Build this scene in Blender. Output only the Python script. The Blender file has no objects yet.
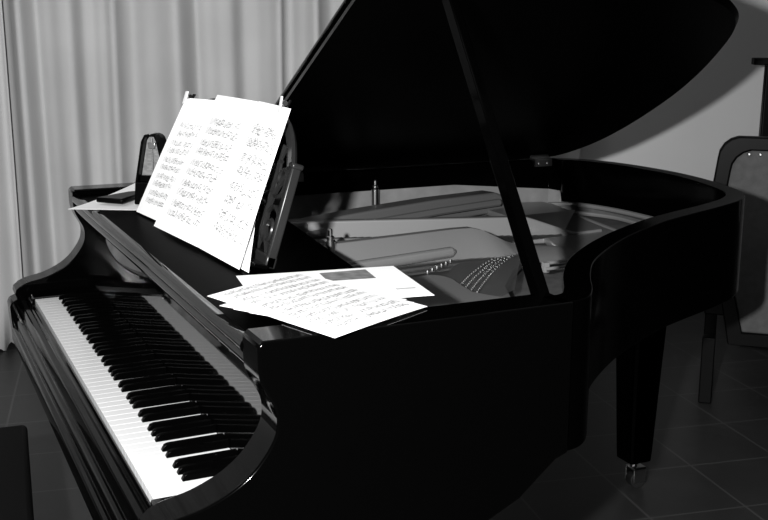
import bpy, bmesh, math, random
from mathutils import Vector, Matrix
random.seed(7)
S = bpy.context.scene
COL = S.collection
FZ = 0.10            # the floor height in the measuring frame; everything is shifted down by it at the end
V = Vector
PI = math.pi

# ------------------------------------------------------------------ materials
def mat(name, g, rough=.5, metal=0., spec=.5, coat=0., noise=None, bump=None, trans=0.):
    m = bpy.data.materials.new(name); m.use_nodes = True
    nt = m.node_tree; b = nt.nodes['Principled BSDF']
    b.inputs['Base Color'].default_value = (g, g, g, 1)
    b.inputs['Roughness'].default_value = rough
    b.inputs['Metallic'].default_value = metal
    b.inputs['Specular IOR Level'].default_value = spec
    b.inputs['Coat Weight'].default_value = coat
    tc = nt.nodes.new('ShaderNodeTexCoord')
    if noise:
        sc, lo, hi = noise
        n = nt.nodes.new('ShaderNodeTexNoise'); n.inputs['Scale'].default_value = sc; n.inputs['Detail'].default_value = 4
        r = nt.nodes.new('ShaderNodeMapRange')
        r.inputs['From Min'].default_value = .3; r.inputs['From Max'].default_value = .7
        r.inputs['To Min'].default_value = lo; r.inputs['To Max'].default_value = hi
        nt.links.new(tc.outputs['Object'], n.inputs['Vector'])
        nt.links.new(n.outputs['Fac'], r.inputs['Value'])
        nt.links.new(r.outputs['Result'], b.inputs['Base Color'])
    if bump:
        sc, st, di = bump
        n = nt.nodes.new('ShaderNodeTexNoise'); n.inputs['Scale'].default_value = sc; n.inputs['Detail'].default_value = 3
        bp = nt.nodes.new('ShaderNodeBump'); bp.inputs['Strength'].default_value = st; bp.inputs['Distance'].default_value = di
        nt.links.new(tc.outputs['Object'], n.inputs['Vector'])
        nt.links.new(n.outputs['Fac'], bp.inputs['Height'])
        nt.links.new(bp.outputs['Normal'], b.inputs['Normal'])
    return m

BLACK = mat('black_piano_lacquer', .0006, .035, spec=.6)
SLIP = mat('black_polished_slip', .0005, .08, spec=.12)
SATIN = mat('black_satin_lacquer', .0003, .40, spec=.003)
CASE = mat('black_case_lacquer', .0003, .12, spec=.015)
LIDM = mat('black_lid_satin', .0003, .35, spec=.03)
IVORY = mat('white_key_plastic', .58, .22)
EBONY = mat('black_key_plastic', .0004, .2, spec=.02)
PLATE = mat('painted_iron_plate', .20, .32, metal=.35, spec=.5)
PLATED = mat('painted_iron_plate_dull', .11, .45, metal=.2)
GLOSSP = mat('glossy_plate_casting', .30, .2, metal=.6)
RBAR = mat('reflection_bar_grey', .22, .45, metal=.3)  # pale tone for the bars that imitate reflections inside the rim
VENEER = mat('inner_rim_veneer', .17, .35, noise=(14, .14, .20))
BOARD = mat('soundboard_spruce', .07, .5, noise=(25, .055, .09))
STEEL = mat('polished_steel', .55, .22, metal=1.)
WIRE = mat('string_wire', .35, .35, metal=1.)
PAPER = mat('white_paper', .86, .6, spec=.2)
INK = mat('grey_print', .45, .7, spec=.1)
INKD = mat('dark_print', .22, .7, spec=.1)
PHOTOP = mat('grey_printed_picture', .16, .6, noise=(60, .10, .22))
CLOTH = mat('curtain_cloth', .56, .9, spec=.1, noise=(3.0, .53, .59), bump=(260, .10, .002))
WALLM = mat('wall_paint', .68, .85, spec=.1, noise=(1.2, .65, .71), bump=(160, .12, .002))
SKIRT = mat('skirting_paint', .10, .6)
WOOD = mat('black_stained_wood', .002, .4, spec=.08)
DESKW = mat('dark_desk_wood', .012, .3, spec=.3)
PAD = mat('dark_upholstery', .085, .9, spec=.1, bump=(300, .3, .002), noise=(40, .075, .095))
LEATH = mat('black_leather', .002, .6, spec=.05)
BRASS = mat('dull_brass', .45, .3, metal=1.)
SCALE = mat('metronome_scale_plate', .14, .4, noise=(90, .10, .18))
PLAST = mat('black_plastic', .001, .3, spec=.05)
FELT = mat('dark_felt', .02, .9)
RUB = mat('caster_rubber', .01, .6)

# floor tiles with thin lighter joints
def floor_mat():
    m = bpy.data.materials.new('dark_floor_tile'); m.use_nodes = True
    nt = m.node_tree; b = nt.nodes['Principled BSDF']
    b.inputs['Roughness'].default_value = .38
    b.inputs['Specular IOR Level'].default_value = .25
    tc = nt.nodes.new('ShaderNodeTexCoord'); br = nt.nodes.new('ShaderNodeTexBrick')
    br.offset = 0; br.offset_frequency = 1
    br.inputs['Color1'].default_value = (.030, .030, .030, 1); br.inputs['Color2'].default_value = (.026, .026, .026, 1)
    br.inputs['Mortar'].default_value = (.065, .065, .065, 1)
    br.inputs['Scale'].default_value = 1; br.inputs['Brick Width'].default_value = .29; br.inputs['Row Height'].default_value = .29
    br.inputs['Mortar Size'].default_value = .004; br.inputs['Mortar Smooth'].default_value = .3
    n = nt.nodes.new('ShaderNodeTexNoise'); n.inputs['Scale'].default_value = 5; n.inputs['Detail'].default_value = 5
    mx = nt.nodes.new('ShaderNodeMix'); mx.data_type = 'RGBA'; mx.blend_type = 'MULTIPLY'
    mx.inputs['Factor'].default_value = .5
    nt.links.new(tc.outputs['Object'], br.inputs['Vector'])
    nt.links.new(tc.outputs['Object'], n.inputs['Vector'])
    nt.links.new(br.outputs['Color'], mx.inputs['A']); nt.links.new(n.outputs['Fac'], mx.inputs['B'])
    nt.links.new(mx.outputs['Result'], b.inputs['Base Color'])
    return m
FLOORM = floor_mat()

# ------------------------------------------------------------------ mesh builder
ORG = {}
class MB:
    def __init__(s): s.v = []; s.f = []
    def add(s, vs, fs):
        o = len(s.v); s.v += [tuple(v) for v in vs]; s.f += [tuple(i + o for i in f) for f in fs]; return s
    def box(s, a, b, M=None):
        (x0, y0, z0), (x1, y1, z1) = a, b
        vs = [V((x, y, z)) for z in (z0, z1) for y in (y0, y1) for x in (x0, x1)]
        if M: vs = [M @ v for v in vs]
        return s.add(vs, [(0, 2, 3, 1), (4, 5, 7, 6), (0, 1, 5, 4), (2, 6, 7, 3), (0, 4, 6, 2), (1, 3, 7, 5)])
    def prism(s, pts, lo, hi, axis='z', M=None):
        n = len(pts); vs = []
        for h in (lo, hi):
            for a, b in pts:
                vs.append({'z': (a, b, h), 'y': (a, h, b), 'x': (h, a, b)}[axis])
        if M: vs = [M @ V(v) for v in vs]
        fs = [tuple(range(n))[::-1], tuple(range(n, 2 * n))] + [(i, (i + 1) % n, n + (i + 1) % n, n + i) for i in range(n)]
        return s.add(vs, fs)
    def tube(s, path, r, n=8, closed=False):
        path = [V(p) for p in path]; m = len(path); vs = []
        rs = r if isinstance(r, (list, tuple)) else [r] * m
        up = None
        for i, p in enumerate(path):
            a = path[(i - 1) % m] if (i or closed) else p
            b = path[(i + 1) % m] if (i < m - 1 or closed) else p
            t = (b - a).normalized()
            if up is None: up = V((0, 0, 1)) if abs(t.z) < .9 else V((1, 0, 0))
            u = (up - t * up.dot(t)).normalized(); w = t.cross(u); up = u
            for k in range(n):
                q = 2 * PI * k / n
                vs.append(p + (u * math.cos(q) + w * math.sin(q)) * rs[i])
        fs = []
        for i in range(m if closed else m - 1):
            j = (i + 1) % m
            for k in range(n): fs.append((i * n + k, i * n + (k + 1) % n, j * n + (k + 1) % n, j * n + k))
        if not closed: fs += [tuple(range(n))[::-1], tuple(range((m - 1) * n, m * n))]
        return s.add(vs, fs)
    def lathe(s, prof, c, n=20):
        vs = []; m = len(prof)
        for r, z in prof:
            for k in range(n):
                q = 2 * PI * k / n; vs.append((c[0] + r * math.cos(q), c[1] + r * math.sin(q), c[2] + z))
        fs = [(i * n + k, i * n + (k + 1) % n, (i + 1) * n + (k + 1) % n, (i + 1) * n + k) for i in range(m - 1) for k in range(n)]
        fs += [tuple(range(n))[::-1], tuple(range((m - 1) * n, m * n))]
        return s.add(vs, fs)
    def bar(s, path, w, z0, z1):
        """upright bar following a plan path, z0/z1 per point or constant"""
        m = len(path); vs = []
        g = lambda q, i: q[i] if isinstance(q, (list, tuple)) else q
        for i, p in enumerate(path):
            a = V(path[max(i - 1, 0)]).to_2d(); b = V(path[min(i + 1, m - 1)]).to_2d()
            t = (b - a).normalized(); nn = V((-t.y, t.x)) * g(w, i) / 2; c = V(p).to_2d()
            for q, z in ((c + nn, g(z0, i)), (c - nn, g(z0, i)), (c - nn, g(z1, i)), (c + nn, g(z1, i))): vs.append((q.x, q.y, z))
        fs = [(3, 2, 1, 0), tuple(range(4 * m - 4, 4 * m))]
        for i in range(m - 1):
            for k in range(4): fs.append((4 * i + k, 4 * i + (k + 1) % 4, 4 * i + 4 + (k + 1) % 4, 4 * i + 4 + k))
        return s.add(vs, fs)
    def grid(s, fn, nu, nv):
        vs = [fn(i / nu, j / nv) for j in range(nv + 1) for i in range(nu + 1)]
        return s.add(vs, [(j * (nu + 1) + i, j * (nu + 1) + i + 1, (j + 1) * (nu + 1) + i + 1, (j + 1) * (nu + 1) + i) for j in range(nv) for i in range(nu)])
    def sheet(s, fn, nu, nv, nrm, t=.0004):
        # a thin sheet: two faces and a rim that do not share vertices, so the shading stays crisp
        top = lambda u, v: V(fn(u, v)); bot = lambda u, v: V(fn(u, v)) - nrm * t
        s.grid(top, nu, nv); s.grid(bot, nu, nv)
        ring = [(i / nu, 0) for i in range(nu)] + [(1, j / nv) for j in range(nv)] + [(1 - i / nu, 1) for i in range(nu)] + [(0, 1 - j / nv) for j in range(nv)]
        k = len(ring)
        return s.add([top(*q) for q in ring] + [bot(*q) for q in ring], [(i, (i + 1) % k, k + (i + 1) % k, k + i) for i in range(k)])
    def build(s, name, m, parent=None, org=None, bevel=0, smooth=30, seg=2, solid=0, subsurf=0):
        if org is None: org = ORG[parent.name] if parent else V((0, 0, 0))
        me = bpy.data.meshes.new(name); me.from_pydata([tuple(V(v) - org) for v in s.v], [], s.f)
        bm = bmesh.new(); bm.from_mesh(me); bmesh.ops.recalc_face_normals(bm, faces=bm.faces); bm.to_mesh(me); bm.free()
        me.materials.append(m)
        if smooth:
            for p in me.polygons: p.use_smooth = True
            me.set_sharp_from_angle(angle=math.radians(smooth))
        o = bpy.data.objects.new(name, me); COL.objects.link(o)
        if parent: o.parent = parent; ORG[o.name] = V(org)
        else: o.location = org; ORG[o.name] = V(org)
        if solid:
            q = o.modifiers.new('thickness', 'SOLIDIFY'); q.thickness = solid; q.offset = 0
        if bevel:
            q = o.modifiers.new('bevel', 'BEVEL'); q.width = bevel; q.segments = seg; q.limit_method = 'ANGLE'; q.angle_limit = math.radians(40)
        return o
def tag(o, label=None, cat=None, group=None, kind=None):
    if label: o['label'] = label
    if cat: o['category'] = cat
    if group: o['group'] = group
    if kind: o['kind'] = kind
    return o
def empty(name, loc):
    o = bpy.data.objects.new(name, None); COL.objects.link(o); o.location = loc; o.empty_display_size = .1; ORG[o.name] = V(loc); return o
def copy_part(o, parent, loc):
    c = o.copy(); COL.objects.link(c); c.parent = parent; c.location = loc; return c
def spline(pts, n=8, closed=False):
    """Catmull-Rom through the points"""
    out = []; m = len(pts); P = [V(p) for p in pts]
    for i in range(m if closed else m - 1):
        p0 = P[(i - 1) % m] if (closed or i) else P[i] * 2 - P[i + 1]
        p1, p2 = P[i], P[(i + 1) % m]
        p3 = P[(i + 2) % m] if (closed or i < m - 2) else p2 * 2 - p1
        for k in range(n):
            t = k / n
            out.append(.5 * ((2 * p1) + (p2 - p0) * t + (2 * p0 - 5 * p1 + 4 * p2 - p3) * t * t + (3 * p1 - p0 - 3 * p2 + p3) * t ** 3))
    if not closed: out.append(P[-1])
    return out
def offset(poly, d):
    out = []; m = len(poly)
    for i in range(m):
        a, b = V(poly[max(i - 1, 0)]), V(poly[min(i + 1, m - 1)])
        t = (b - a).normalized(); out.append(V((poly[i][0] - t.y * d, poly[i][1] + t.x * d)))
    return out
def arc(cx, cy, r, a0, a1, n):
    return [(cx + r * math.cos(math.radians(a0 + (a1 - a0) * k / n)), cy + r * math.sin(math.radians(a0 + (a1 - a0) * k / n))) for k in range(n + 1)]

# ------------------------------------------------------------------ the room (turned against the piano)
E1 = V((.983, -.186, 0)).normalized(); E2 = V((.186, .983, 0)).normalized()
ROT = Matrix.Rotation(math.atan2(E1.y, E1.x), 4, 'Z')
b = MB(); b.box((-4.2, -5.6, -.06), (6.6, 5.2, 0))
fl = b.build('floor', FLOORM, smooth=0); fl.matrix_world = Matrix.Translation((1.485, .851, FZ)) @ ROT; tag(fl, kind='structure')
W0 = V((.1, 3.40, FZ))
b = MB(); b.box((-3.6, 0, 0), (6.4, .12, 3.1))
wl = b.build('wall_back', WALLM, smooth=0); wl.matrix_world = Matrix.Translation(W0) @ ROT; tag(wl, kind='structure')
b = MB(); b.prism([(0, 0), (-.014, 0), (-.014, .07), (-.006, .085), (0, .085)], 2.4, 6.4, 'x')
sk = b.build('baseboard_back', SKIRT, smooth=0); sk.matrix_world = Matrix.Translation(W0) @ ROT; tag(sk, kind='structure')
b = MB(); b.box((-3.6, -5.4, 3.1), (6.4, .12, 3.2))
ce = b.build('ceiling', WALLM, smooth=0); ce.matrix_world = Matrix.Translation(W0) @ ROT; tag(ce, kind='structure')

# ------------------------------------------------------------------ curtains
def curtain(u0, u1, off, seed, hem, label, lean=0):
    rr = random.Random(seed); ph = [rr.uniform(0, 6.28) for _ in range(8)]
    H = 2.75; n = int((u1 - u0) / .009)
    def fn(u, v):
        x = u0 + (u1 - u0) * u
        warp = x + .030 * math.sin(x * 7.3 + ph[0]) + .014 * math.sin(x * 17 + ph[1])
        a = 2 * PI * warp / .205
        d = (.050 + .016 * math.sin(a * .37 + ph[6])) * math.sin(a + ph[2] + .5 * math.sin(a + ph[7])) + .008 * math.sin(2.0 * a + ph[3]) + .016 * math.sin(a * .41 + ph[4]) + .004 * math.sin(a * 3.3 + ph[5])
        fl_ = .92 + .25 * (1 - v)
        z = hem(x) * (1 - v) + H * v
        xx = x + lean * (1 - u) * v + .012 * math.sin(v * 3 + a * .3) * (1 - v)
        return tuple(V((.1, 3.25, FZ)) + E1 * xx + E2 * (off - d * fl_) + V((0, 0, z)))
    m = MB(); m.grid(fn, n, 14)
    o = m.build('curtain', CLOTH, org=V((.1, 3.25, FZ)) + E1 * (u0 + u1) / 2, smooth=180, solid=.0025)
    rail = None
    return tag(o, label, 'curtain', 'curtains along the back wall')
r2 = random.Random(3)
curtain(-.07, 2.55, 0.0, 5, lambda x: .02, 'wide pale pleated curtain hanging behind the metronome and sheet music')
curtain(-1.35, .066, -.085, 12, lambda x: .015 + .012 * math.sin(x * 95) + .008 * math.sin(x * 211), 'narrow pale curtain edge with ragged hem at the far left, beside the keyboard end')

# ------------------------------------------------------------------ grand piano
RC = V((.80, .75, FZ))
piano = empty('grand_piano', RC)
tag(piano, 'black lacquered grand piano with raised lid, open keyboard and sheet music on its desk', 'piano')

# plan outline (outer), from treble cheek round the tail to the bass cheek
OUT = spline([(.58, .0005), (.63, .012), (.67, .05), (.735, .145), (.82, .243), (.97, .362), (1.14, .463), (1.245, .510), (1.40, .572), (1.51, .628),
              (1.594, .710), (1.653, .86), (1.686, 1.0), (1.696, 1.13), (1.686, 1.28), (1.653, 1.40), (1.595, 1.475), (1.53, 1.4995)], 7) + [V((1.2, 1.4995)), V((.9, 1.4995)), V((.58, 1.4995))]
OUT = [V(p).to_2d() for p in OUT]
INN = offset(OUT, .045)
b = MB(); n = len(OUT)
b.bar([tuple((OUT[i] + INN[i]) / 2) for i in range(n)], .045, .765, 1.0)
b.build('rim', CASE, piano, bevel=.004)
# cheek arms: one S-curved board at each end
ARM = [(.60, 1.0), (.122, 1.0), (.1145, .994), (.1145, .965), (.117, .945), (.126, .925), (.136, .905), (.1385, .885), (.134, .865), (.120, .842), (.100, .820), (.072, .801), (.035, .786), (-.002, .778), (-.022, .770),
       (-.034, .760), (-.037, .748), (-.030, .738), (-.046, .731), (-.051, .72), (-.050, .69), (-.046, .64), (-.03, .628), (.36, .630), (.42, .652), (.465, .682), (.517, .706), (.551, .735), (.578, .757), (.60, .765)]
def armpts():
    P = [V((x, 0, z)) for x, z in ARM]
    return [(q.x, q.z) for q in [P[0], P[1]] + spline(P[2:15], 4) + P[15:]]
AP = armpts()
for y0, y1 in ((0, .068), (1.432, 1.5)):
    b = MB()
    # behind the key well the board thins to the rim's thickness
    b.prism(AP, y0, y1, 'y')
    b.build('cheek_arm', SLIP, piano, bevel=.003)
for y0, y1 in ((.069, .1275), (1.3575, 1.431)):
    b = MB(); b.box((-.006, y0, .70), (.15, y1, .755)); b.build('key_block', BLACK, piano, bevel=.004)
# key bed and keyslip with mouldings
b = MB(); b.box((-.03, .069, .625), (.50, 1.431, .700)); b.build('key_bed', CASE, piano, bevel=.003)
SL = [(-.0035, .744), (-.012, .745), (-.015, .737), (-.027, .733), (-.030, .722), (-.030, .700), (-.036, .697), (-.040, .690), (-.040, .672), (-.049, .668), (-.052, .660), (-.052, .640), (-.046, .630), (-.030, .626), (-.030, .70), (-.0035, .70)]
b = MB(); b.prism(SL, .0685, 1.4315, 'y'); b.build('key_slip', SLIP, piano, bevel=.002)
# fallboard
FB = [(.149, .735), (.165, .895), (.1655, .908), (.163, .917), (.155, .926), (.143, .933), (.131, .938), (.122, .944), (.1175, .951), (.118, .959), (.124, .964), (.135, .9655), (.19, .9655), (.19, .735)]
P = [V((x, 0, z)) for x, z in FB]
fb = [(q.x, q.z) for q in [P[0]] + spline(P[1:12], 3) + P[12:]]
b = MB(); b.prism(fb, .0685, 1.4315, 'y'); b.build('fallboard', BLACK, piano)
# shelf under the music desk, rounded front edge
SH = [(.434, .9665), (.130, .9665), (.130, .9855), (.434, .9855)]
b = MB(); b.prism(SH, .0685, 1.4315, 'y'); b.v = [((.38 + .11 * q[1]) if abs(q[0] - .434) < 1e-6 else q[0], q[1], q[2]) for q in b.v]; b.build('desk_shelf', SATIN, piano)
NS = [(.130, .9660)] + [(.1215 + q[0], .9760 + q[1]) for q in arc(0, 0, .0100, 270, 90, 10)] + [(.130, .9860)]
b = MB(); b.prism(NS, .0687, 1.4313, 'y'); b.build('shelf_nosing', BLACK, piano)
b = MB(); b.prism([(.362, .0685), (.385, .0685), (.535, 1.4315), (.512, 1.4315)], .80, .9665); b.build('pinblock_rail', CASE, piano)

# keys
WW = 1.225 / 52
m0 = MB(); m0.box((0, -WW / 2 + .00015, -.020), (.150, WW / 2 - .00015, 0))
wk0 = m0.build('white_key', IVORY, piano, org=V((0, 0, 0)), bevel=.0004)
bk = MB(); hw = .0050
sec = [(.0, -.001, .0056), (.0, .002, .0054), (.004, .0095, .0046), (.010, .0115, .0044), (.099, .0120, .0044), (.099, -.001, .0056)]
vs = []
for x, z, w in sec: vs += [(x, -w, z), (x, w, z)]
bk.add(vs, [(0, 1, 3, 2), (2, 3, 5, 4), (4, 5, 7, 6), (6, 7, 9, 8), (8, 9, 11, 10), (10, 11, 1, 0), (0, 2, 4, 6, 8, 10), (1, 11, 9, 7, 5, 3)])
bk0 = bk.build('black_key', EBONY, piano, org=V((0, 0, 0)), bevel=.0012)
KZ = .752
names = ['A', 'B', 'C', 'D', 'E', 'F', 'G']
boff = {'A': .0017, 'C': -.0017, 'D': .0017, 'F': -.0022, 'G': 0.}
firstb = True
for i in range(52):
    y = 1.355 - WW * (i + .5)
    o = wk0 if i == 0 else copy_part(wk0, piano, (0, 0, 0))
    o.location = V((0, y, KZ)) - RC
    nm = names[i % 7]
    if nm in boff and i < 51:
        o = bk0 if firstb else copy_part(bk0, piano, (0, 0, 0)); firstb = False
        o.location = V((.0515, y - WW / 2 - boff[nm], KZ)) - RC

# bottom board, soundboard, lining
full = [V((.49, .01))] + [p for p in offset(OUT, .02)] + [V((.49, 1.485))]
b = MB(); b.prism([tuple(p) for p in full], .775, .79); b.build('bottom_board', CASE, piano)
inner = [V((.39, .07))] + offset(OUT, .0455) + [V((.39, 1.43))]
b = MB(); b.prism([tuple(p) for p in inner], .846, .856); b.build('soundboard', BOARD, piano)
INL = offset(OUT, .0475)
b = MB(); b.bar([tuple(p) for p in INL[-60:]], .0045, .856, [.944 if (p.x < 1.36 and p.y > 1.4) else (max(.895, .944 - (p.x - 1.36) * .19) if p.y > 1.44 else .872) for p in INL[-60:]]); b.build('rim_lining', VENEER, piano)

# cast plate: webs
plate = MB()
tre = [(.39, .07), (.60, .055)] + [tuple(p) for p in INL[6:18]] + [(.80, .36), (.758, .395), (.738, .433)]
tre = [(.39, .07), (.58, .06), (.65, .10), (.72, .19), (.80, .30), (.775, .36), (.745, .405), (.722, .44), (.706, .475), (.712, .53), (.722, .585), (.718, .615), (.706, .633), (.69, .640), (.663, .636), (.57, .60), (.39, .60)]
plate.prism(tre, .872, .897)
o = plate.build('iron_plate', PLATE, piano, bevel=.004, seg=3)
# flat web behind the tuning area, bass side
b = MB(); b.prism([(.39, .60), (.57, .70), (.60, .90), (.62, 1.10), (.75, 1.30), (1.0, 1.43), (.39, 1.43)], .868, .885); b.build('plate_web', PLATED, piano, bevel=.003)
# hitch pin web
HW = [(.690, .50), (.725, .63), (.80, .735), (.905, .825), (1.0, .835), (1.055, .79), (.985, .735), (.90, .645), (.815, .535), (.765, .43), (.742, .425), (.715, .45)]
b = MB(); b.prism(HW, .866, .884); b.build('hitch_pin_web', PLATED, piano, bevel=.003)
# struts
def wedge(path, zs, w1, w2, zlow):
    """ridge bar: near face slopes from the ridge down to zlow"""
    m = MB(); vs = []
    for (x, y), z, a, c in zip(path, zs, w1, w2):
        vs += [(x, y + .022, z), (x, y, z), (x, y - a, z - (z - zlow) * .80), (x, y - a - c, zlow), (x, y + .022, zlow)]
    fs = [(4, 3, 2, 1, 0), tuple(range(5 * len(path) - 5, 5 * len(path)))]
    for i in range(len(path) - 1):
        for k in range(5): fs.append((5 * i + k, 5 * i + (k + 1) % 5, 5 * i + 5 + (k + 1) % 5, 5 * i + 5 + k))
    return m.add(vs, fs)
px = [.39, .56, .64, .72, .80, .86, .905, .93, .955, .98, 1.01, 1.06, 1.14]
pz = [.944, .945, .945, .945, .945, .945, .944, .938, .925, .912, .902, .895, .889]
py = [.786, .796, .806, .815, .826, .834, .836, .826, .812, .802, .796, .79, .78]
b = wedge(list(zip(px, py)), pz, [.05, .052, .055, .06, .066, .075, .085, .085, .07, .06, .05, .045, .04], [.012] * 13, .872)
b.build('strut', PLATE, piano, bevel=.004, seg=3)
b = MB(); b.tube([(.515, .722, .905), (.60, .738, .906), (.70, .752, .907), (.815, .770, .908), (.826, .772, .908)], [.0125, .0125, .0125, .0125, .006], 14); b.build('capo_bar', GLOSSP, piano)
b = MB(); b.tube([(.552, 1.012, .905), (.62, 1.00, .905), (.80, .962, .903), (.92, .935, .900)], [.009, .009, .007, .004], 12); b.build('damper_rail', GLOSSP, piano)
s2 = spline([(.39, 1.19), (.583, 1.153), (.80, 1.088), (1.03, 1.012), (1.16, .972), (1.26, .955), (1.36, .965)], 5)
zt = []
for q in s2:
    x = q.x; zt.append(.932 if x < 1.14 else max(.886, .932 - (x - 1.14) * .36))
b = MB(); b.bar([(q.x, q.y) for q in s2], .026, .862, zt); b.build('strut', PLATE, piano, bevel=.004, seg=3)
b = MB(); b.bar([(.39, 1.10), (.60, 1.155), (.80, 1.235), (1.05, 1.325), (1.28, 1.395), (1.36, 1.415)], [.06, .06, .065, .065, .06, .05], .868, [.925, .930, .932, .932, .928, .895]); b.build('strut', PLATED, piano, bevel=.006, seg=3)
b = MB(); b.tube([(.60, 1.10, .902), (.80, 1.178, .904), (1.05, 1.265, .905), (1.28, 1.335, .904)], .011, 10); b.build('damper_rail', PLATED, piano)
# tail webs of the plate
tl = [(1.14, .80), (1.20, .62), (1.30, .66), (1.36, .74), (1.385, .86), (1.40, 1.0), (1.43, 1.14), (1.47, 1.27), (1.49, 1.40), (1.46, 1.43), (1.28, 1.43), (1.25, 1.2), (1.2, 1.0)]
tl = [(q.x, q.y) for q in spline([V(p) for p in tl], 3, True)]
b = MB(); b.prism(tl, .862, .880); b.build('tail_web', PLATE, piano, bevel=.004)
for pts, r in (([(1.33, .70), (1.385, .80), (1.415, .95), (1.445, 1.12), (1.475, 1.28), (1.50, 1.40)], .006), ([(1.42, .74), (1.50, .86), (1.535, 1.0), (1.545, 1.12), (1.52, 1.2), (1.47, 1.27)], .0065),
               ([(1.47, .72), (1.555, .80), (1.60, .95), (1.622, 1.10), (1.612, 1.25), (1.57, 1.37), (1.50, 1.41)], .0075)):
    b = MB(); b.tube([(q.x, q.y, .872) for q in spline([V(p) for p in pts], 6)], r, 8); b.build('plate_flange', PLATE, piano)
# perimeter lip
b = MB(); LP = offset(OUT, .075); b.bar([tuple(p) for p in LP[8:-2]], .045, .856, .868); b.build('plate_lip', BOARD, piano, bevel=.004)
# plate bolts
for x, y, zb, h in ((.538, .790, .912, .040), (.935, 1.43, .905, .046)):
    b = MB(); b.lathe([(.0115, 0), (.0115, h), (.0085, h + .004), (.0085, h + .010), (.005, h + .012), (.005, h + .024), (.0025, h + .027)], (x, y, zb), 16)
    b.build('plate_bolt', STEEL, piano)
# hitch pins in curved rows
pm = MB(); pm.lathe([(.0026, 0), (.0026, .007), (.0016, .009)], (0, 0, 0), 8)
hp0 = pm.build('hitch_pin', STEEL, piano, org=V((0, 0, 0)))
first = True
rows = [spline([V((.722, .557 - k * .022)), V((.79, .632 - k * .020)), V((.885, .722 - k * .015)), V((.995, .802 - k * .008))], 7) for k in range(4)]
for k, rw in enumerate(rows):
    for q in rw:
        o = hp0 if first else copy_part(hp0, piano, (0, 0, 0)); first = False
        o.location = V((q.x, q.y, .884)) - RC
for k in range(6):
    o = copy_part(hp0, piano, V((.705 + k * .019, .668 + k * .015, .890)) - RC)
# treble strings
b = MB()
for k in range(60):
    t = k / 59
    a = V((.50, .30 + t * .45, .893)); c = V((.80 + t * .22, .48 + t * .32, .890))
    b.tube([a, c], .0006, 4)
for k in range(40):
    t = k / 39
    a = V((.50, .84 + t * .28, .893)); c = V((1.22 + t * .25, .93 + t * .30, .884)); b.tube([a, c], .0009, 4)
tag(b.build('strings', WIRE, piano), kind='stuff')

# lid: hinged along the bass side, lifted 31 degrees
LA = math.radians(28.5)
def lidp(x, s, h):   # s = distance from the hinge, h = height over the underside
    return V((x, 1.505 - s * math.cos(LA) - h * math.sin(LA) * -1 * -1, 1.004 + s * math.sin(LA) + h * math.cos(LA)))
LO = offset(OUT, -.020)
poly = [(p.x, 1.505 - p.y) for p in LO]
poly = [(x, s) for x, s in poly if x > .60]
poly = [(.556, 1.525), (.60, 1.525)] + poly + [(.556, -.02)]
def lidslab(poly, h0, h1):
    m = MB(); n = len(poly)
    m.add([lidp(x, s, h0) for x, s in poly] + [lidp(x, s, h1) for x, s in poly], [tuple(range(n)), tuple(range(n, 2 * n))[::-1]] + [(i, (i + 1) % n, n + (i + 1) % n, n + i) for i in range(n)])
    return m
def edged(o):          # the narrow edges are polished like the case front, the broad faces are satin
    o.data.materials.append(BLACK)
    for p in o.data.polygons:
        if len(p.vertices) == 4 and abs(p.normal.dot(V((0, math.sin(LA), math.cos(LA))))) < .3: p.material_index = 1
    return o
lid = edged(lidslab(poly, 0, .020).build('lid', LIDM, piano, bevel=.004))
edged(lidslab([(.550, 1.52), (1.0, 1.52), (1.0, .01), (.550, .01)], .0235, .0435).build('lid_flap', LIDM, lid, bevel=.004))
for x in (.70, 1.505):
    b = MB(); b.box((x - .03, 1.452, 1.0), (x + .03, 1.474, 1.006)); b.tube([(x - .03, 1.474, 1.009), (x + .03, 1.474, 1.009)], .006, 10)
    b.box((x - .03, 1.449, .982), (x + .03, 1.4535, 1.002))
    for dx in (-.015, .015): b.tube([(x + dx, 1.4535, .991), (x + dx, 1.4465, .991)], .004, 10)
    b.build('lid_hinge', BRASS, lid)
# lid prop and its fittings
pb, pt = V((.600, .070, .962)), V((.641, .534, 1.536))
d = (pt - pb).normalized(); M = Matrix.Translation(pb) @ d.to_track_quat('Z', 'X').to_matrix().to_4x4()
L_ = (pt - pb).length
b = MB(); b.prism([(-.016, -.009), (.016, -.009), (.016, .009), (-.016, .009)], 0, L_ - .004, 'z', M)
pr = b.build('lid_prop', CASE, piano, bevel=.004, seg=3)
b = MB(); b.lathe([(.016, 0), (.016, .006), (.010, .010), (.010, .03)], pb - V((0, 0, .028)), 14); b.build('prop_pivot', STEEL, pr)
b = MB()
PRA = (V((.924, .560, .902)), V((.956, .606, .902))); PRB = (V((.997, .568, .902)), V((1.031, .616, .902)))
for k in range(2): b.tube([PRA[k], PRB[k]], .0035, 10)
b.box((PRA[1].x - .006, PRA[1].y - .006, .884), (PRA[1].x + .006, PRA[1].y + .006, .905)); b.build('reflection_bars', RBAR, piano)  # made-up bars shaped after bright reflection strips on the plate

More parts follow.
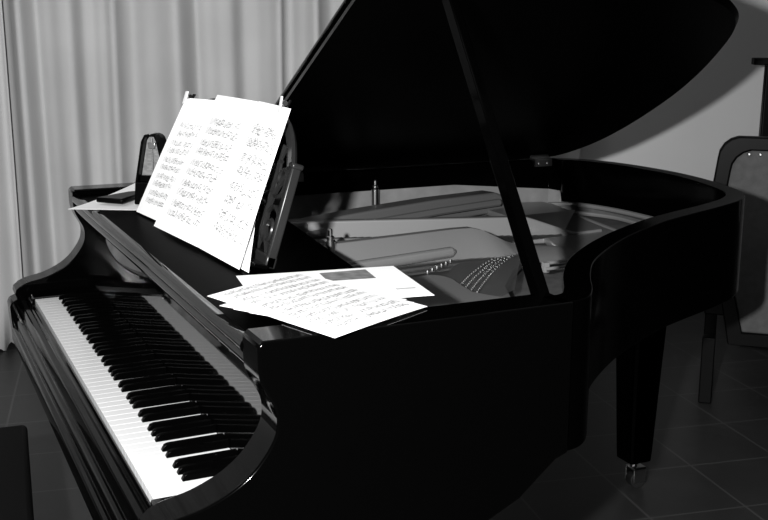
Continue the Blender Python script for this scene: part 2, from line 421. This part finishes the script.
# music desk (leaning openwork panel)
DT = math.radians(17.5); dU = V((math.sin(DT), 0, math.cos(DT))); dN = V((-math.cos(DT), 0, math.sin(DT)))
D0 = V((.284, 0, .988))
def dp(y, s, h=0): return D0 + V((0, y, 0)) + dU * s + dN * h
DM = Matrix(((0, dU.x, dN.x, D0.x), (1, dU.y, dN.y, D0.y), (0, dU.z, dN.z, D0.z), (0, 0, 0, 1)))  # local (y, s, h)
Y0, Y1 = .445, 1.175
b = MB()
for y in (Y0, Y1 - .015): b.box((y, 0, -.009), (y + .015, .180, .009), DM)
b.box((Y0, 0, -.010), (Y1, .022, .010), DM)
for y in (Y0, Y1 - .015): b.box((y - .003, .176, -.011), (y + .018, .186, .011), DM)
desk = b.build('music_desk', DESKW, piano, bevel=.003)
DESKM = DESKW
b = MB()
cy = (Y0 + Y1) / 2; hw_ = (Y1 - Y0) / 2 - .026
arch = [dp(cy - hw_ + 2 * hw_ * k / 48, .175 + .085 * (1 - abs(2 * k / 48 - 1) ** 7)) for k in range(49)]
b.tube(arch, .009, 8); b.build('arched_top_rail', DESKM, desk)
def scroll(cx, cs, r0, turns, a0, flip):
    pts = []
    for k in range(36):
        t = k / 35; r = r0 * (1 - .82 * t); a = a0 + turns * 2 * PI * t
        pts.append(dp(cx + flip * r * math.cos(a), cs + r * math.sin(a)))
    return pts
fr = MB()
for c, f in ((Y0 + .085, 1), (Y0 + .085, -1), (Y1 - .085, 1), (Y1 - .085, -1), (cy - .12, 1), (cy + .12, -1), (cy, 1)):
    for (cs, r, a0) in ((.065, .042, .3), (.150, .040, 2.2)):
        fr.tube(scroll(c + f * .03, cs, r, 1.4, a0, f), .0045, 6)
    fr.tube([dp(c + f * .012 * math.sin(k * .6), .02 + .19 * k / 12) for k in range(13)], .004, 6)
fr.tube([dp(Y0 + .03 + .05 * math.sin(PI * k / 14), .02 + .15 * k / 14) for k in range(15)], .005, 6)
fr.build('fretwork_scrolls', DESKM, desk)
b = MB(); b.box((Y0 - .01, -.002, .006), (Y1 + .01, .006, .034), DM); b.build('desk_ledge', BLACK, desk, bevel=.002)

# legs, casters, pedal lyre
def leg(x, y, top, rb=.037, rt=.058):
    b = MB(); h = top - FZ
    b.prism([(x - rt * 1.15, y - rt * 1.15), (x + rt * 1.15, y - rt * 1.15), (x + rt * 1.15, y + rt * 1.15), (x - rt * 1.15, y + rt * 1.15)], FZ + h - .07, top)
    n = 8; prof = [(rt, h - .07), (rt * .98, h - .11), (rb * 1.05, .12), (rb, .09), (rb * .8, .085)]
    vs = []
    for r, z in prof: vs += [(x + r * sx, y + r * sy, FZ + z) for sx, sy in ((-1, -.8), (-.8, -1), (.8, -1), (1, -.8), (1, .8), (.8, 1), (-.8, 1), (-1, .8))]
    fs = [tuple(range(8)), tuple(range(32, 40))] + [(i * 8 + k, i * 8 + (k + 1) % 8, i * 8 + 8 + (k + 1) % 8, i * 8 + 8 + k) for i in range(4) for k in range(8)]
    b.add(vs, fs); lg = b.build('leg', CASE, piano, bevel=.002)
    c = MB(); c.tube([(x, y, FZ + .088), (x, y, FZ + .062)], .011, 10); c.box((x - .012, y - .021, FZ + .022), (x + .03, y - .016, FZ + .066)); c.box((x - .012, y + .016, FZ + .022), (x + .03, y + .021, FZ + .066)); c.box((x - .012, y - .021, FZ + .060), (x + .03, y + .021, FZ + .066))
    cs = c.build('caster', BRASS, lg, bevel=.001)
    w = MB(); w.tube([(x + .012, y - .014, FZ + .028), (x + .012, y + .014, FZ + .028)], .0275, 18); w.build('caster_wheel', RUB, cs, bevel=.003)
leg(.34, .20, .626); leg(.34, 1.30, .626); leg(1.565, 1.03, .775)
b = MB()
for y in (.68, .80): b.prism([(.42, .14 + FZ), (.455, .14 + FZ), (.475, .626), (.43, .626)], y, y + .022, 'y')
ly = b.build('pedal_lyre', CASE, piano, bevel=.003)
b = MB(); b.box((.38, .62, .075 + FZ), (.50, .88, .14 + FZ)); b.build('pedal_box', CASE, ly, bevel=.004)
for y in (.69, .75, .81):
    b = MB(); b.prism([(.27, .060 + FZ), (.38, .085 + FZ), (.38, .095 + FZ), (.27, .072 + FZ), (.255, .064 + FZ)], y - .012, y + .012, 'y'); b.build('pedal', BRASS, ly, bevel=.003)

# ------------------------------------------------------------------ paper things
def printed(f, nrm, systems, u0, u1, v0, v1, rnd, seedfaint=1., parent=None):
    """staves and notes laid just over the sheet; f(u, v) is the sheet surface, nrm the side we read"""
    lines, notes = MB(), MB()
    e = nrm * .0006
    for k in range(systems):
        vt = v1 - (v1 - v0) * (k + .1) / systems
        hgt = (v1 - v0) / systems * .78
        for st in range(2):
            vb = vt - st * hgt * .58
            sp = hgt * .075
            for l in range(5):
                vv = vb - l * sp
                N = 10
                for i in range(N):
                    a, c = u0 + (u1 - u0) * i / N, u0 + (u1 - u0) * (i + 1) / N
                    t = .0016
                    lines.add([f(a, vv - t) + e, f(c, vv - t) + e, f(c, vv + t) + e, f(a, vv + t) + e], [(0, 1, 2, 3)])
            u = u0 + .06
            while u < u1 - .02:
                if rnd.random() < .8:
                    vv = vb - sp * rnd.uniform(-1.2, 4.8); du, dv = .007, sp * .42
                    notes.add([f(u - du, vv - dv) + e, f(u + du, vv - dv) + e, f(u + du, vv + dv) + e, f(u - du, vv + dv) + e], [(0, 1, 2, 3)])
                    up = 1 if vv < vb - 2 * sp else -1; q = u + du * up
                    notes.add([f(q - .0016, vv) + e, f(q + .0016, vv) + e, f(q + .0016, vv + up * sp * 3) + e, f(q - .0016, vv + up * sp * 3) + e], [(0, 1, 2, 3)])
                    if rnd.random() < .55:
                        w = .05; vq = vv + up * sp * 3
                        notes.add([f(q, vq - sp * .25) + e, f(min(q + w, u1), vq - sp * .25) + e, f(min(q + w, u1), vq + sp * .25) + e, f(q, vq + sp * .25) + e], [(0, 1, 2, 3)])
                u += rnd.uniform(.018, .034)
        for uu in [u0, u1] + [u0 + (u1 - u0) * q for q in (.27, .5, .76)]:
            lines.add([f(uu - .002, vt) + e, f(uu + .002, vt) + e, f(uu + .002, vt - hgt * .58 - 4 * hgt * .075) + e, f(uu - .002, vt - hgt * .58 - 4 * hgt * .075) + e], [(0, 1, 2, 3)])
    lines.build('printed_staves', INK, parent, smooth=0); notes.build('printed_notes', INKD, parent, smooth=0)

# sheets leaning on the desk: each given by its four corners
def desk_sheet(TL, TR, BR, BL, h, bow, label, systems, span, seed):
    TL, TR, BR, BL = V(TL), V(TR), V(BR), V(BL)
    nn = (TL - BR).cross(TR - BL).normalized()
    if nn.x > 0: nn = -nn
    def f(u, v):
        q = (BL * (1 - u) + BR * u) * (1 - v) + (TL * (1 - u) + TR * u) * v
        return q + nn * (h + bow * (math.sin(PI * v) * .6 + .5 * math.sin(PI * u)))
    m = MB(); m.sheet(f, 8, 10, nn)
    o = m.build('music_sheet', PAPER, org=f(.5, 0), smooth=60)
    tag(o, label, 'sheet music', 'music sheets on the desk')
    if systems: printed(f, nn, systems, span[0], span[1], span[2], span[3], random.Random(seed), 1, o)
    return f, nn
fA, nA = desk_sheet((.362, .708, 1.254), (.350, .500, 1.254), (.233, .449, .990), (.220, .668, .990), .0022, .002, 'white music sheet at the right of the desk, clipped at its top right corner', 4, (.16, .93, .10, .86), 1)
fB, nB = desk_sheet((.345, .930, 1.254), (.361, .700, 1.253), (.217, .655, .992), (.196, .915, .990), .0015, .002, 'middle white music sheet on the desk, its left edge over the leftmost sheet', 5, (.16, .88, .08, .84), 2)
fC, nC = desk_sheet((.305, 1.040, 1.243), (.350, .915, 1.243), (.224, .900, .990), (.201, 1.112, .990), -.0008, .002, 'leftmost white music sheet on the desk, in front of the metronome', 5, (.14, .80, .08, .80), 3)
desk_sheet((.305, .66, 1.12), (.299, .535, 1.12), (.240, .433, .989), (.228, .640, .989), -.003, .001, 'blank sheet peeking out at the bottom right behind the right desk sheet', 0, None, 4)

# spring clips
def clip(c, eu, ev, nn, label):
    eu, ev = eu.normalized(), ev.normalized()
    r = empty('paper_clip', c); tag(r, label, 'clip', 'clips on the desk sheets')
    B_ = Matrix(((eu.x, ev.x, nn.x, c.x), (eu.y, ev.y, nn.y, c.y), (eu.z, ev.z, nn.z, c.z), (0, 0, 0, 1)))
    for k, hh in ((0, .006), (1, -.008)):
        m = MB(); m.box((-.0045, -.016, -.0015), (.0045, .014, .0015), B_ @ Matrix.Translation((0, 0, hh)) @ Matrix.Rotation(math.radians(9 if k == 0 else -9), 4, 'X'))
        m.build('clip_jaw', IVORY if k == 0 else WOOD, r, bevel=.0008)
    m = MB(); m.tube([B_ @ V((-.006, .004, 0)), B_ @ V((.006, .004, 0))], .005, 10); m.build('clip_spring', STEEL, r)
clip(fC(.06, 1.0), fC(1, 1) - fC(0, 1), fC(0, 1) - fC(0, 0) + V((0, -.03, 0)), nC, 'small spring clip on the top left corner of the leftmost desk sheet')
clip(fA(.78, 1.01), fA(1, 1) - fA(0, 1), fA(1, 1) - fA(1, 0), nA, 'small spring clip on the top right of the desk sheets, near the lid edge')

# loose sheets on the treble side
def flat_sheet(P0, eu, ev, z, sag, label, systems=0, span=None, seed=0, name='music_sheet', cat='sheet music', group='loose sheets on the piano'):
    P0, eu, ev = V(P0), V(eu), V(ev)
    def f(u, v):
        q = P0 + eu * u + ev * v
        return V((q.x, q.y, z + sag(u, v)))
    m = MB(); m.sheet(f, 10, 12, V((0, 0, 1))); o = m.build(name, PAPER, org=f(.5, .5), smooth=60)
    tag(o, label, cat, group)
    if systems: printed(f, V((0, 0, 1)), systems, *span, random.Random(seed), 1, o)
    return o, f
# lowest first; u along the short side, v along the long side
o2, f2 = flat_sheet((.170, .160), (.262, -.040), (.030, .206), 1.0008, lambda u, v: .0, 'loose white sheet lying lowest at the right of the pile, with a grey printed picture')
m = MB(); e = V((0, 0, .0006)); m.add([f2(.50, .90) + e, f2(.80, .93) + e, f2(.80, .62) + e, f2(.50, .62) + e], [(0, 1, 2, 3)]); m.build('printed_picture', PHOTOP, o2, smooth=0)
m = MB(); m.add([f2(.83, .22) + e, f2(.95, .22) + e, f2(.95, .26) + e, f2(.83, .26) + e], [(0, 1, 2, 3)]); m.build('printed_line', INK, o2, smooth=0)
flat_sheet((.148, .139), (.14, .085), (.095, -.145), 1.0014, lambda u, v: 0, 'loose sheet in the pile showing only a short left corner nearest the case edge')
flat_sheet((.133, .164), (.145, .087), (.105, -.160), 1.0020, lambda u, v: 0, 'loose sheet whose left corner shows between two other corners under the top sheet')
flat_sheet((.120, .189), (.15, .090), (.11, -.170), 1.0026, lambda u, v: 0, 'loose sheet directly under the top sheet of the pile, left corner sticking out')
oT = V((.302 - .121, .345 - .254)); oL = V((.209 - .121, -.028 - .254))
P0 = V((.119, .249))
def fT(u, v): return 0
# print runs along the short side: systems stacked along the long side
o1, f1 = flat_sheet(P0 + oL, oT, -oL, 1.0032, lambda u, v: .0012 * math.sin(PI * u), 'music sheet on top of the loose pile, one corner over the case edge', 6, (.06, .94, .06, .97), 9)

# paper under the metronome
flat_sheet((.07, 1.22), (.185, -.107), (.207, .240), .988, lambda u, v: .0165 * v ** 2 * (1 - .7 * u), 'blank white paper under the metronome, one tip jutting over the shelf front', group=None)

# ------------------------------------------------------------------ metronome
MC = V((.270, 1.205, .9915)); MR = Matrix.Translation(MC) @ Matrix.Rotation(math.radians(-32), 4, 'Z')  # local -y = front
met = empty('metronome', MC); tag(met, 'black pyramid metronome with its front open, standing behind the desk sheets', 'metronome')
Hm = .158
def trap(w0, d0, w1, d1, z0, z1, y0=0):
    m = MB(); vs = [(-w0, -d0, z0), (w0, -d0, z0), (w0, d0, z0), (-w0, d0, z0), (-w1, -d1, z1), (w1, -d1, z1), (w1, d1, z1), (-w1, d1, z1)]
    return m.add([MR @ V(v) for v in vs], [(0, 3, 2, 1), (4, 5, 6, 7), (0, 1, 5, 4), (1, 2, 6, 5), (2, 3, 7, 6), (3, 0, 4, 7)])
# body: lower block, back shell and side cheeks with round top
trap(.042, .036, .039, .033, 0, .052).build('metronome_body', PLAST, met, bevel=.003)
b = MB()
sh = [(-.039, .052), (.039, .052), (.020, .145)] + [(.020 * math.cos(math.radians(a)), .145 + .016 * math.sin(math.radians(a))) for a in (25, 50, 75, 105, 130, 155)] + [(-.020, .145)]
b.prism(sh, -.004, .030, 'y', MR)
b.build('back_shell', PLAST, met, bevel=.003)
for sx in (-1, 1):
    b = MB(); pts = [(.039 * sx, .050), (.0335 * sx, .050), (.0145 * sx, .146), (.010 * sx, .156), (.012 * sx, .161), (.0205 * sx, .146)]
    b.prism(pts, -.032, .0, 'y', MR); b.build('side_cheek', PLAST, met, bevel=.001)
b = MB(); pts = [(-.031, .058), (.031, .058), (.0135, .146), (.008, .154), (-.008, .154), (-.0135, .146)]; b.prism(pts, -.009, -.0055, 'y', MR); sc = b.build('scale_plate', SCALE, met)
m = MB()
for k in range(9):
    z = .070 + k * .008; w = .018 - k * .0012
    m.box((-w, -.0102, z), (-.004, -.0092, z + .0012), MR); m.box((.004, -.0102, z + .003), (w, -.0092, z + .0042), MR)
m.build('scale_marks', INKD, sc, smooth=0)
b = MB(); b.tube([MR @ V((0, -.016, .045)), MR @ V((0, -.016, .153))], .0013, 8); pe = b.build('pendulum', STEEL, met)
b = MB(); b.prism([(-.007, .128), (.007, .128), (.009, .142), (-.009, .142)], -.020, -.012, 'y', MR); b.build('pendulum_weight', BRASS, pe, bevel=.001)
b = MB(); b.box((-.030, -.022, .052), (.030, -.009, .066), MR); b.build('pendulum_guard', PLAST, met, bevel=.001)
b = MB(); b.tube([MR @ V((.041, 0, .028)), MR @ V((.056, 0, .028))], .004, 8); b.box((.054, -.009, .024), (.058, .009, .032), MR); b.build('winding_key', STEEL, met)
# its front cover lying flat
CM = Matrix.Translation((.205, 1.262, .9945)) @ Matrix.Rotation(math.radians(-47), 4, 'Z') @ Matrix.Rotation(math.radians(0), 4, 'X')
b = MB(); b.prism([(-.036, -.058), (.036, -.058), (.021, .048), (.012, .060), (-.012, .060), (-.021, .048)], 0, .012, 'z', CM)
cv = b.build('metronome_cover', PLAST, org=V((.205, 1.262, .9945)), bevel=.003); tag(cv, 'black metronome front cover lying flat on the paper beside it', 'cover')

# ------------------------------------------------------------------ piano bench
BM = Matrix.Translation((-.056, 1.186, FZ)) @ Matrix.Rotation(math.radians(-5.6), 4, 'Z')
bn = empty('piano_bench', BM @ V((-.18, -.36, 0))); tag(bn, 'dark padded piano bench in front of the keyboard', 'bench')
b = MB(); b.box((-.36, -.72, .335), (0, 0, .405), BM); b.build('seat_cushion', LEATH, bn, bevel=.012, seg=4)
b = MB(); b.box((-.355, -.715, .20), (-.005, -.005, .335), BM); b.build('bench_apron', WOOD, bn, bevel=.003)
for x in (-.05, -.355):
    for y in (-.05, -.715): b = MB(); b.box((x, y, 0), (x + .045, y + .045, .20), BM); b.build('leg', WOOD, bn, bevel=.003)

# ------------------------------------------------------------------ chairs at the right
def padded_chair(loc, ang, H, w, label, crest, backlow, padtop, seat=.36):
    """seen from behind: local x to the right of the viewer, local y away from the viewer"""
    M = Matrix.Translation(loc) @ Matrix.Rotation(ang, 4, 'Z')
    r = empty('upholstered_chair', loc); tag(r, label, 'chair', None)
    t = .045
    b = MB()
    if not crest:
        R_ = .075
        outer = [(-w + .075, backlow), (-w - .02, H - .25), (-w, H - R_)] + [(-w + R_ + R_ * math.cos(math.radians(a)), H - R_ + R_ * math.sin(math.radians(a))) for a in (160, 140, 120, 100)] + [(w - R_ + R_ * math.cos(math.radians(a)), H - R_ + R_ * math.sin(math.radians(a))) for a in (80, 60, 40, 20)] + [(w, H - R_), (w + .02, H - .25), (w - .075, backlow)]
    else:
        outer = [(-w - .012, 0), (-w, H - .02), (w, H - .02), (w + .012, 0)]
    cx, cz = 0, (H + backlow) / 2
    inner = []
    for (x, z) in outer:
        inner.append((x - math.copysign(t, x), min(z - (t if z > cz else -t), H - t) if z > cz else max(z, backlow) + t))
    n = len(outer); vs = []
    for y in (0, .05):
        for p in outer: vs.append(M @ V((p[0], y, p[1])))
        for p in inner: vs.append(M @ V((p[0], y, p[1])))
    fs = []
    for i in range(n):
        j = (i + 1) % n
        fs += [(i, j, n + j, n + i), (2 * n + i, 3 * n + i, 3 * n + j, 2 * n + j), (i, 2 * n + i, 2 * n + j, j), (n + i, n + j, 3 * n + j, 3 * n + i)]
    b.add(vs, fs); fr_ = b.build('back_frame', WOOD, r, bevel=.006, seg=3)
    b = MB(); b.prism([(x * 1.0 + math.copysign(.004, x), z) for x, z in inner], .012, .040, 'y', M); pad = b.build('back_pad', PAD, r, bevel=.008, seg=3)
    if not crest:
        first = None
        for k in range(13):
            x = -(w - t - .02) + 2 * (w - t - .02) * k / 12
            if first is None:
                m = MB(); m.lathe([(.0065, 0), (.0055, .003), (.003, .0045)], (0, 0, 0), 8); q = m.build('upholstery_nail', BRASS, pad, org=V((0, 0, 0))); first = q
            else: q = copy_part(first, pad, (0, 0, 0))
            q.rotation_euler = (PI / 2, 0, ang); q.location = M @ V((x, .012, H - t - .014)) - V(loc)
    else:
        b = MB(); b.box((-w - .055, -.012, H - .03), (w + .055, .06, H), M); b.build('crest_rail', WOOD, r, bevel=.004)
    b = MB(); b.box((-w - .01, .05, seat - .05), (w + .01, .50, seat + .01), M); b.build('seat_frame', WOOD, r, bevel=.005)
    b = MB(); b.box((-w, .055, seat + .01), (w, .495, seat + .07), M); b.build('seat', PAD, r, bevel=.02, seg=4)
    for x in (-w - .01, w - .035):
        b = MB(); b.box((x, .455, 0), (x + .045, .50, seat - .05), M); b.build('leg', WOOD, r, bevel=.004)
        if not crest:
            b = MB(); b.box((x, 0, 0), (x + .045, .05, backlow + .02), M); b.build('leg', WOOD, r, bevel=.004)
    return r
vd = math.atan2(.68, .73)
padded_chair((2.43, 1.31, FZ), math.atan2(-.68, .73), .94, .275, 'dark framed chair with rounded nail-studded padded back, beside the piano tail', False, .22, 0)
padded_chair((3.39, 2.15, FZ), math.atan2(-.55, .83), 1.165, .24, 'tall dark chair with flat crest rail, standing behind the padded chair', True, .40, 0)

# ------------------------------------------------------------------ light
def area(name, loc, to, size, power, shape='DISK'):
    l = bpy.data.lights.new(name, 'AREA'); l.shape = shape; l.size = size; l.energy = power
    o = bpy.data.objects.new(name, l); COL.objects.link(o); o.location = loc
    o.rotation_euler = (V(to) - V(loc)).to_track_quat('-Z', 'Y').to_euler(); return o
area('flash_lamp', (-.52, -1.15, 1.47), (.75, 1.3, 1.05), .05, 120)
area('ceiling_fill', (-1.5, 1.0, 3.05), (-.9, 1.1, 0), .8, 13)  # added soft fill from above that lifts the far keys; no known lamp there
w = bpy.data.worlds.new('world'); S.world = w; w.use_nodes = True
w.node_tree.nodes['Background'].inputs['Color'].default_value = (.025, .025, .025, 1)

# ------------------------------------------------------------------ camera
cam = bpy.data.cameras.new('camera'); co = bpy.data.objects.new('camera', cam); COL.objects.link(co)
cam.sensor_width = 36; cam.lens = 36 * 1064.33 / 768; cam.clip_start = .05
yaw, pitch, roll = .4386, .2154, .0012
f = V((math.sin(yaw) * math.cos(pitch), math.cos(yaw) * math.cos(pitch), -math.sin(pitch)))
r = V((math.cos(yaw), -math.sin(yaw), 0)); u = r.cross(f)
c_, s_ = math.cos(roll), math.sin(roll); r_, u_ = r * c_ + u * s_, u * c_ - r * s_
mw = Matrix((( r_.x, u_.x, -f.x, 0), (r_.y, u_.y, -f.y, 0), (r_.z, u_.z, -f.z, 0), (0, 0, 0, 1)))
mw.translation = (-.2939, -1.2491, 1.3931); co.matrix_world = mw
S.camera = co

for o in list(S.objects):            # bring the floor to zero
    if o.parent is None: o.location.z -= FZ
S.view_settings.view_transform = 'Standard'; S.view_settings.look = 'None'; S.view_settings.gamma = 1; S.view_settings.use_curve_mapping = False
S.view_settings.exposure = 0
